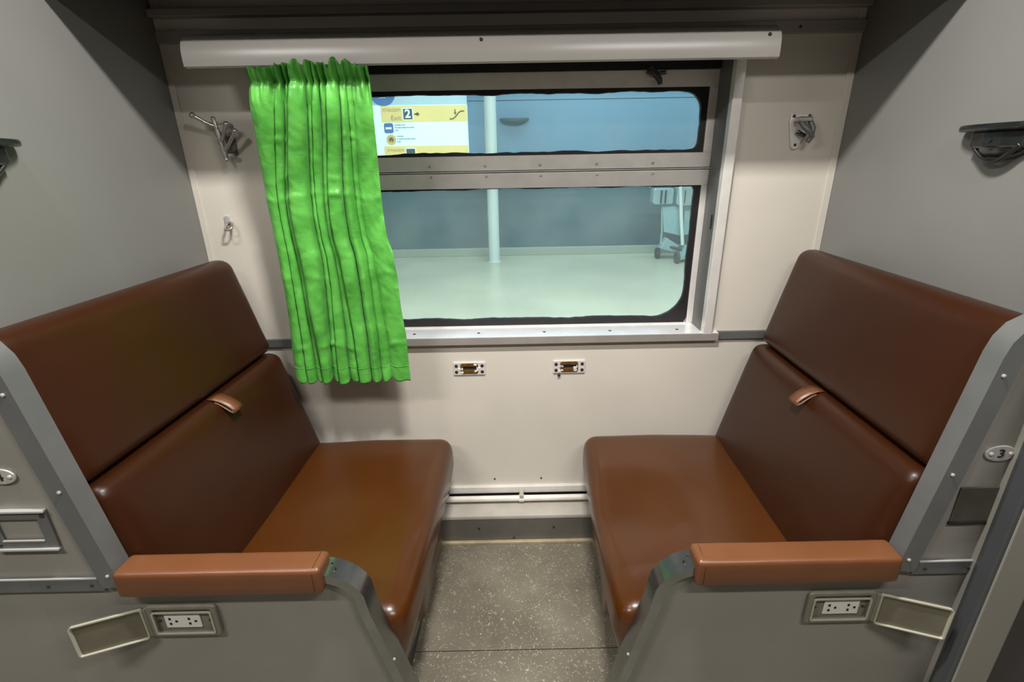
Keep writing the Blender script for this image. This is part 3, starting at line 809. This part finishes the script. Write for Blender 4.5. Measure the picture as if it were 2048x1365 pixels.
mb = MB().box(-0.836, -0.818, 1.568, 1.594, 1.384, 1.394); mb.ball((-0.815, 1.572, 1.389), 0.006); mb.build('lower_lug', 'chrome', root, bevel=0.001, smooth=50)
for a, b in (((-0.846, 1.566, 1.466), (-0.891, 1.540, 1.496)), ((-0.840, 1.566, 1.424), (-0.803, 1.545, 1.472)), ((-0.836, 1.566, 1.398), (-0.782, 1.545, 1.453))):
    a, b = Vector(a), Vector(b)
    mb = MB(); mb.tube([a, a.lerp(b, 0.5) + Vector((0, 0, -0.002)), b], [0.0066, 0.0052, 0.0062], 10); mb.ball(b, 0.0085)
    mb.build('arm', 'chrome', root, smooth=60)
root = thing('ring_hook', (-0.88, 1.60, 1.19), 'small metal hook with a square eye below the triple coat hook', 'hook')
mb = MB(); mb.prism(rrect(-0.895, -0.879, 1.172, 1.212, (0.004,) * 4, 4), 1.594, 1.601, XZ); mb.build('back_plate', 'screw', root, bevel=0.0015)
mb = MB(); mb.tube([(-0.886, 1.594, 1.190), (-0.886, 1.572, 1.176), (-0.880, 1.560, 1.172), (-0.866, 1.560, 1.172), (-0.860, 1.566, 1.178), (-0.862, 1.578, 1.190), (-0.872, 1.588, 1.193), (-0.886, 1.592, 1.190)], 0.0036, 8)
mb.build('eye', 'chrome', root, smooth=60)

root = thing('coat_hook', (0.87, 1.60, 1.43), 'folded metal plate coat hook on the wall right of the window', 'coat hook')
pl = [(0.848, 1.478), (0.910, 1.478), (0.908, 1.455), (0.885, 1.385), (0.878, 1.378), (0.868, 1.378), (0.862, 1.386), (0.846, 1.455)]
MB().prism(pl, 1.592, 1.601, XZ).build('back_plate', 'alu', root, bevel=0.003)
MB().prism([(0.856, 1.454), (0.900, 1.454), (0.898, 1.468), (0.858, 1.468)], 1.562, 1.594, XZ).build('hinge_lug', 'chrome', root, bevel=0.004)
mb = MB(); mb.tube([(0.868, 1.575, 1.458), (0.876, 1.560, 1.438), (0.890, 1.552, 1.424), (0.902, 1.556, 1.410)], [0.008, 0.008, 0.0075, 0.006], 10)
mb.tube([(0.896, 1.575, 1.458), (0.904, 1.566, 1.436), (0.900, 1.560, 1.412), (0.893, 1.563, 1.396)], [0.007, 0.0075, 0.007, 0.006], 10)
mb.build('prong', 'alu_dull', root, smooth=60)
MB().tube([(0.868, 1.585, 1.428), (0.890, 1.575, 1.414)], 0.006, 8).build('cross_pin', 'dark_chrome', root, smooth=60)
for x in (0.856, 0.902): screw((x, 1.592, 1.471), 0.0045, root, m='screw_dark')
screw((0.873, 1.592, 1.391), 0.0042, root, m='screw_dark')

def wall_bracket(s, wx, y0, label):
    root = thing('wall_bracket', (wx, y0, 1.39), label, 'bracket', 'dark metal brackets on the side walls')
    X = lambda p: wx - s * p
    P = lambda u, v, h: (X(u), y0 + v, h)
    pts = [(0.0, -0.100)] + [(0.050 * math.sin(PI * i / 20) ** 0.6, -0.100 * math.cos(PI * i / 20)) for i in range(1, 20)] + [(0.0, 0.100)]
    MB().prism(pts, 1.401, 1.415, P).build('shelf_plate', 'dark_chrome', root, bevel=0.005, segs=3)
    body = [(0.0, -0.066), (0.026, -0.060), (0.034, -0.020), (0.034, 0.020), (0.026, 0.060), (0.0, 0.066)]
    MB().prism(body, 1.368, 1.401, P).build('body', 'dark_chrome', root, bevel=0.004)
    mb = MB(); n = 16; vs = []; fs = []
    for i in range(8):
        a = PI / 2 * i / 7
        for k in range(n + 1):
            b = PI * k / n
            vs.append(P(0.036 * math.cos(a) * math.sin(b), -0.052 * math.cos(a) * math.cos(b), 1.370 - 0.026 * math.sin(a)))
    for i in range(7):
        for k in range(n): q = i * (n + 1) + k; fs.append((q, q + 1, q + n + 2, q + n + 1))
    mb.add(vs, fs); mb.build('cup', 'dark_chrome', root, smooth=60)
    MB().tube([P(0.024, -0.052 + 0.104 * i / 20, 1.374 - 0.032 * math.sin(PI * i / 20)) for i in range(21)], 0.0048, 8).build('loop', 'dark_chrome', root, smooth=60)
    mb = MB(); c = Vector(P(0.0345, 0.004, 1.383)); d = Vector((-s, 0, 0))
    mb.tube([c - d * 0.002, c + d * 0.0015], [0.0042, 0.0042], 10); mb.build('rivet_hole', 'dark', root)
wall_bracket(1, WR, 1.062, 'dark metal flat-topped bracket on the right wall')
wall_bracket(-1, WL, 0.950, 'dark metal flat-topped bracket cut off at the left edge')

# two worn table latches below the sill
def latch(x0, x1, label, seed):
    root = thing('table_latch', ((x0 + x1) / 2, 1.6, 0.672), label, 'latch', 'table latch plates below the window')
    z0, z1 = 0.649, 0.696
    cxm, czm = (x0 + x1) / 2 + 0.002 * seed, (z0 + z1) / 2 + 0.002
    MB().ringprism(rrect(x0, x1, z0, z1, (0.002,) * 4, 3), rrect(x0 + 0.030, x1 - 0.030, z0 + 0.006, z1 - 0.006, (0.004,) * 4, 3), 1.5945, 1.601, XZ).build('plate', 'alu', root, bevel=0.001)
    MB().ringprism(rrect(x0 + 0.024, x1 - 0.024, z0 + 0.003, z1 - 0.003, (0.008,) * 4, 4), rrect(cxm - 0.026, cxm + 0.026, czm - 0.006, czm + 0.006, (0.004,) * 4, 4), 1.5935, 1.601, XZ).build('worn_keeper', 'worn_brass', root, bevel=0.001)
    MB().box(cxm - 0.028, cxm + 0.028, 1.5975, 1.6005, czm - 0.008, czm + 0.008).build('slot', 'dark', root)
    for xx in (x0 + 0.010, x1 - 0.010):
        for zz in (z0 + 0.012, z1 - 0.012):
            screw((xx, 1.5945, zz), 0.0058, root, m='screw_dark')
    # chips of old white paint left on the plate
    rr = random.Random(seed)
    for k in range(7):
        px = rr.choice((x0 + 0.022, x1 - 0.024, x0 + 0.03, x1 - 0.034)); pz = rr.uniform(z0 + 0.006, z1 - 0.006)
        pol = [(px + rr.uniform(0.003, 0.009) * math.cos(a * PI / 3), pz + rr.uniform(0.002, 0.005) * math.sin(a * PI / 3)) for a in range(6)]
        MB().prism(pol, 1.5925, 1.5946, XZ).build('paint_chip', 'pipe', root)
    if seed == 2:
        MB().tube([(x0 + 0.020, 1.594, z0 - 0.006), (x0 + 0.021, 1.590, z0 - 0.008)], 0.0055, 8).build('loose_screw', 'screw_dark', root, smooth=50)
latch(-0.202, -0.091, 'worn slotted latch plate below the sill, nearer the curtain', 1)
latch(0.150, 0.262, 'worn slotted latch plate below the sill, with a loose screw', 2)

# ------------------------------------------------------------------ station platform outside
struct(MB().box(-9, 9, 1.95, 7.6, -0.12, 0.0).build('floor_platform', 'st_floor'))
mb = MB(); mb.box(-9, 9, 7.55, 7.7, 1.10, 2.14).box(-9, 9, 7.55, 7.7, 2.152, 4.2)
wl = struct(mb.build('wall_station', 'st_upper'))
MB().box(-9, 9, 7.56, 7.7, 2.139, 2.153).build('panel_joint', 'bowl', wl)
MB().box(-9, 9, 7.545, 7.7, 0.10, 1.10).build('lower_wall', 'st_lower', wl)  # lower part of the station wall in a darker teal
struct(MB().box(-9, 9, 7.48, 7.7, 0.0, 0.115).build('baseboard_station', 'st_plinth', bevel=0.006))
struct(MB().box(-9, 9, 1.9, 7.7, 4.2, 4.3).build('ceiling_station', 'st_ceiling'))
for i, x in enumerate((-9.1, 9.0)):
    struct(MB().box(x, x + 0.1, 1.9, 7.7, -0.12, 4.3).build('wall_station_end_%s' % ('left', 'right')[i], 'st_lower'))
pl = thing('station_pole', (-0.205, 7.05, 0), 'white round pole standing on the platform right of the yellow sign', 'pole')
MB().tube([(-0.205, 7.05, 0.0), (-0.205, 7.05, 4.2)], 0.078, 20).build('shaft', 'st_pole', pl, smooth=40)
MB().tube([(-0.205, 7.05, 0.0), (-0.205, 7.05, 0.006)], 0.095, 20).build('base_flange', 'st_pole', pl, smooth=40)
# bowl shape against the station wall
bw = thing('wall_bowl', (0.115, 7.55, 1.88), 'shallow grey bowl shape on the blue station wall', 'wall fitting')
mb = MB(); vs = []; fs = []; n = 16
for i in range(6):
    a = PI / 2 * i / 5
    for k in range(n + 1):
        b = PI * k / n
        vs.append((0.115 - 0.21 * math.cos(a) * math.cos(b), 7.55 - 0.14 * math.cos(a) * math.sin(b), 1.915 - 0.075 * math.sin(a)))
for i in range(5):
    for k in range(n): q = i * (n + 1) + k; fs.append((q, q + 1, q + n + 2, q + n + 1))
mb.add(vs, fs); mb.build('bowl', 'bowl', bw, smooth=60)
MB().box(-0.085, 0.315, 7.53, 7.552, 1.905, 1.925).build('bowl_back', 'bowl', bw)

# exit sign
SY = 7.44
sg = thing('exit_sign', (-1.16, 7.5, 1.7), 'lit yellow and white exit sign numbered 2 behind the upper pane', 'sign')
MB().box(-1.96, -0.535, SY, 7.55, 1.30, 2.10).build('light_box', 'sign_white', sg, bevel=0.01)
MB().box(-1.96, -0.535, SY + 0.01, 7.55, 2.103, 2.42).build('header_panel', 'sign_pale', sg, bevel=0.01)
F = SY - 0.004
MB().box(-1.72, -0.538, F, SY + 0.001, 1.885, 2.092).build('yellow_band', 'sign_yellow', sg)
MB().box(-1.72, -0.538, F, SY + 0.001, 1.37, 1.578).build('yellow_band', 'sign_yellow', sg)
F2 = F - 0.003
text('ทางออก', -1.445, F2, 2.04, 0.072, 'sign_text', 'lettering', sg, align='RIGHT', sx=1.05)
text('Exit', -1.445, F2, 1.938, 0.085, 'sign_text', 'lettering', sg, align='RIGHT', sx=1.1)
def box_number(z, ch):
    b = MB().prism(rrect(-1.424, -1.279, z - 0.075, z + 0.075, (0.008,) * 4, 4), F2 - 0.001, F + 0.0, XZ).build('number_border', 'sign_white', sg)
    MB().prism(rrect(-1.413, -1.290, z - 0.066, z + 0.066, (0.004,) * 4, 4), F2 - 0.003, F2, XZ).build('number_box', 'sign_dark', sg)
    if ch: text(ch, -1.352, F2 - 0.004, z, 0.145, 'sign_white', 'numeral', sg, font_bold=0.004, sx=1.1)
box_number(1.986, '2')
box_number(1.475, None)
text('ทางออก', -1.445, F2, 1.525, 0.06, 'sign_text', 'lettering', sg, align='RIGHT', sx=1.2)
mb = MB(); mb.prism([(-1.255, 1.985), (-1.215, 2.01), (-1.190, 1.985), (-1.215, 1.958)], F2, F, XZ); mb.prism([(-1.265, 1.992), (-1.225, 1.992), (-1.225, 1.977), (-1.265, 1.977)], F2, F, XZ)
mb.build('arrow', 'sign_olive', sg)
# escalator pictogram
mb = MB(); mb.sweep([(-0.78, 1.915), (-0.735, 1.917), (-0.70, 1.94), (-0.65, 1.995), (-0.62, 2.012), (-0.575, 2.012)], [(-0.009, F2), (0.009, F2), (0.009, F), (-0.009, F)], XZ)
mb.box(-0.708, -0.692, F2, F, 1.995, 2.035); mb.prism([(-0.722, 1.998), (-0.678, 1.998), (-0.700, 1.965)], F2, F, XZ)
mb.build('escalator_symbol', 'sign_olive', sg)
MB().prism(rrect(-1.694, -1.568, 1.748, 1.876, (0.025,) * 4, 5), F2, SY + 0.001, XZ).build('blue_badge', 'sign_blue', sg)
MB().box(-1.675, -1.59, F2 - 0.002, F2, 1.798, 1.824).build('train_symbol', 'sign_white', sg)
circ = lambda x, z, r, n=28: [(x + r * math.cos(2 * PI * i / n), z + r * math.sin(2 * PI * i / n)) for i in range(n)]
MB().prism(circ(-1.61, 1.662, 0.068), F2, SY + 0.001, XZ).build('yellow_badge', 'sign_badge', sg)
mb = MB().box(-1.645, -1.575, F2 - 0.002, F2, 1.65, 1.674); mb.box(-1.635, -1.620, F2 - 0.002, F2, 1.632, 1.65); mb.box(-1.600, -1.585, F2 - 0.002, F2, 1.632, 1.65); mb.box(-1.632, -1.588, F2 - 0.002, F2, 1.674, 1.694)
mb.build('bus_symbol', 'sign_olive', sg)
for x0, x1, z, m in ((-1.545, -1.40, 1.850, 'sign_grey'), (-1.545, -1.28, 1.818, 'sign_grey'), (-1.545, -1.50, 1.784, 'sign_grey'), (-1.53, -1.43, 1.706, 'sign_grey'), (-1.53, -1.27, 1.672, 'sign_grey'), (-1.53, -1.47, 1.636, 'sign_grey')):
    mb = MB(); x = x0; rr = random.Random(int(z * 1000))
    while x < x1 - 0.008:
        ww = rr.uniform(0.008, 0.02); hh = rr.uniform(0.004, 0.009)
        mb.box(x, min(x + ww, x1), F2, SY + 0.001, z - hh, z + hh); x += ww + 0.004
    mb.build('small_print', m, sg)
MB().prism(circ(-1.675, 2.262, 0.172, 40), SY, SY + 0.012, XZ).build('round_badge', 'sign_blue', sg)
mb = MB().ringprism(rrect(-1.735, -1.63, 2.19, 2.30, (0.02,) * 4, 4), rrect(-1.715, -1.65, 2.215, 2.28, (0.012,) * 4, 4), SY - 0.003, SY, XZ); mb.box(-1.70, -1.665, SY - 0.003, SY, 2.235, 2.262)
mb.build('badge_symbol', 'sign_pale', sg)

# luggage trolley
def trolley():
    bx, by = 2.40, 6.95
    root = thing('luggage_trolley', (bx, by, 0), 'pale metal luggage trolley parked by the station wall', 'trolley')
    k = 0.94
    def tb(name, pts, r, m): return MB().tube(pts, r, 10).build(name, m, root, smooth=50)
    tb('handle_bar', [(1.95, 7.05, 0.99), (2.0, 7.02, 1.02), (2.6, 6.98, 1.02), (2.66, 7.0, 0.99)], 0.016, 'trolley')
    MB().prism(rrect(1.985, 2.26, 0.765, 0.975, (0.04, 0.02, 0.02, 0.03), 4), 6.93, 7.10, XZ).build('basket_side', 'trolley', root, bevel=0.01)
    MB().prism(rrect(2.30, 2.66, 0.745, 0.985, (0.05, 0.05, 0.03, 0.03), 4), 6.90, 7.08, XZ).build('basket_front', 'trolley', root, bevel=0.01)
    for x in (2.08, 2.14, 2.40, 2.52): MB().box(x, x + 0.012, 6.89, 6.935, 0.78, 0.95).build('basket_rib', 'trolley_dark', root)
    MB().prism([(2.13, 0.745), (2.40, 0.725), (2.42, 0.33), (2.19, 0.385)], 6.98, 7.005, XZ).build('front_panel', 'trolley_panel', root, bevel=0.004)
    MB().prism([(2.45, 0.725), (2.62, 0.735), (2.62, 0.36), (2.47, 0.33)], 6.99, 7.01, XZ).build('rear_panel', 'trolley_panel', root, bevel=0.004)
    tb('front_tube', [(2.325, 6.88, 1.0), (2.37, 6.87, 0.62), (2.425, 6.86, 0.22)], 0.024, 'tube_white')
    tb('side_tube', [(2.12, 7.02, 0.95), (2.17, 7.02, 0.40), (2.17, 7.03, 0.20)], 0.014, 'trolley')
    tb('side_tube', [(2.62, 7.02, 0.95), (2.64, 7.02, 0.40), (2.64, 7.03, 0.20)], 0.014, 'trolley')
    MB().prism([(2.14, 0.16), (2.36, 0.10), (2.40, 0.20), (2.22, 0.31)], 6.93, 7.08, XZ).build('wheel_guard', 'trolley', root, bevel=0.01)
    MB().prism([(2.34, 0.03), (2.66, 0.10), (2.66, 0.235), (2.45, 0.21)], 6.70, 6.90, XZ).build('wheel_guard', 'trolley', root, bevel=0.01)
    tb('base_rail', [(2.17, 7.03, 0.20), (2.40, 6.85, 0.16), (2.70, 6.8, 0.14)], 0.018, 'trolley_dark')
    for x, y in ((2.14, 7.05), (2.30, 6.68), (2.60, 6.72), (2.62, 7.08)):
        MB().tube([(x - 0.02, y, 0.075), (x + 0.025, y, 0.075)], 0.075, 16).build('wheel', 'trolley_dark', root, smooth=40)
trolley()
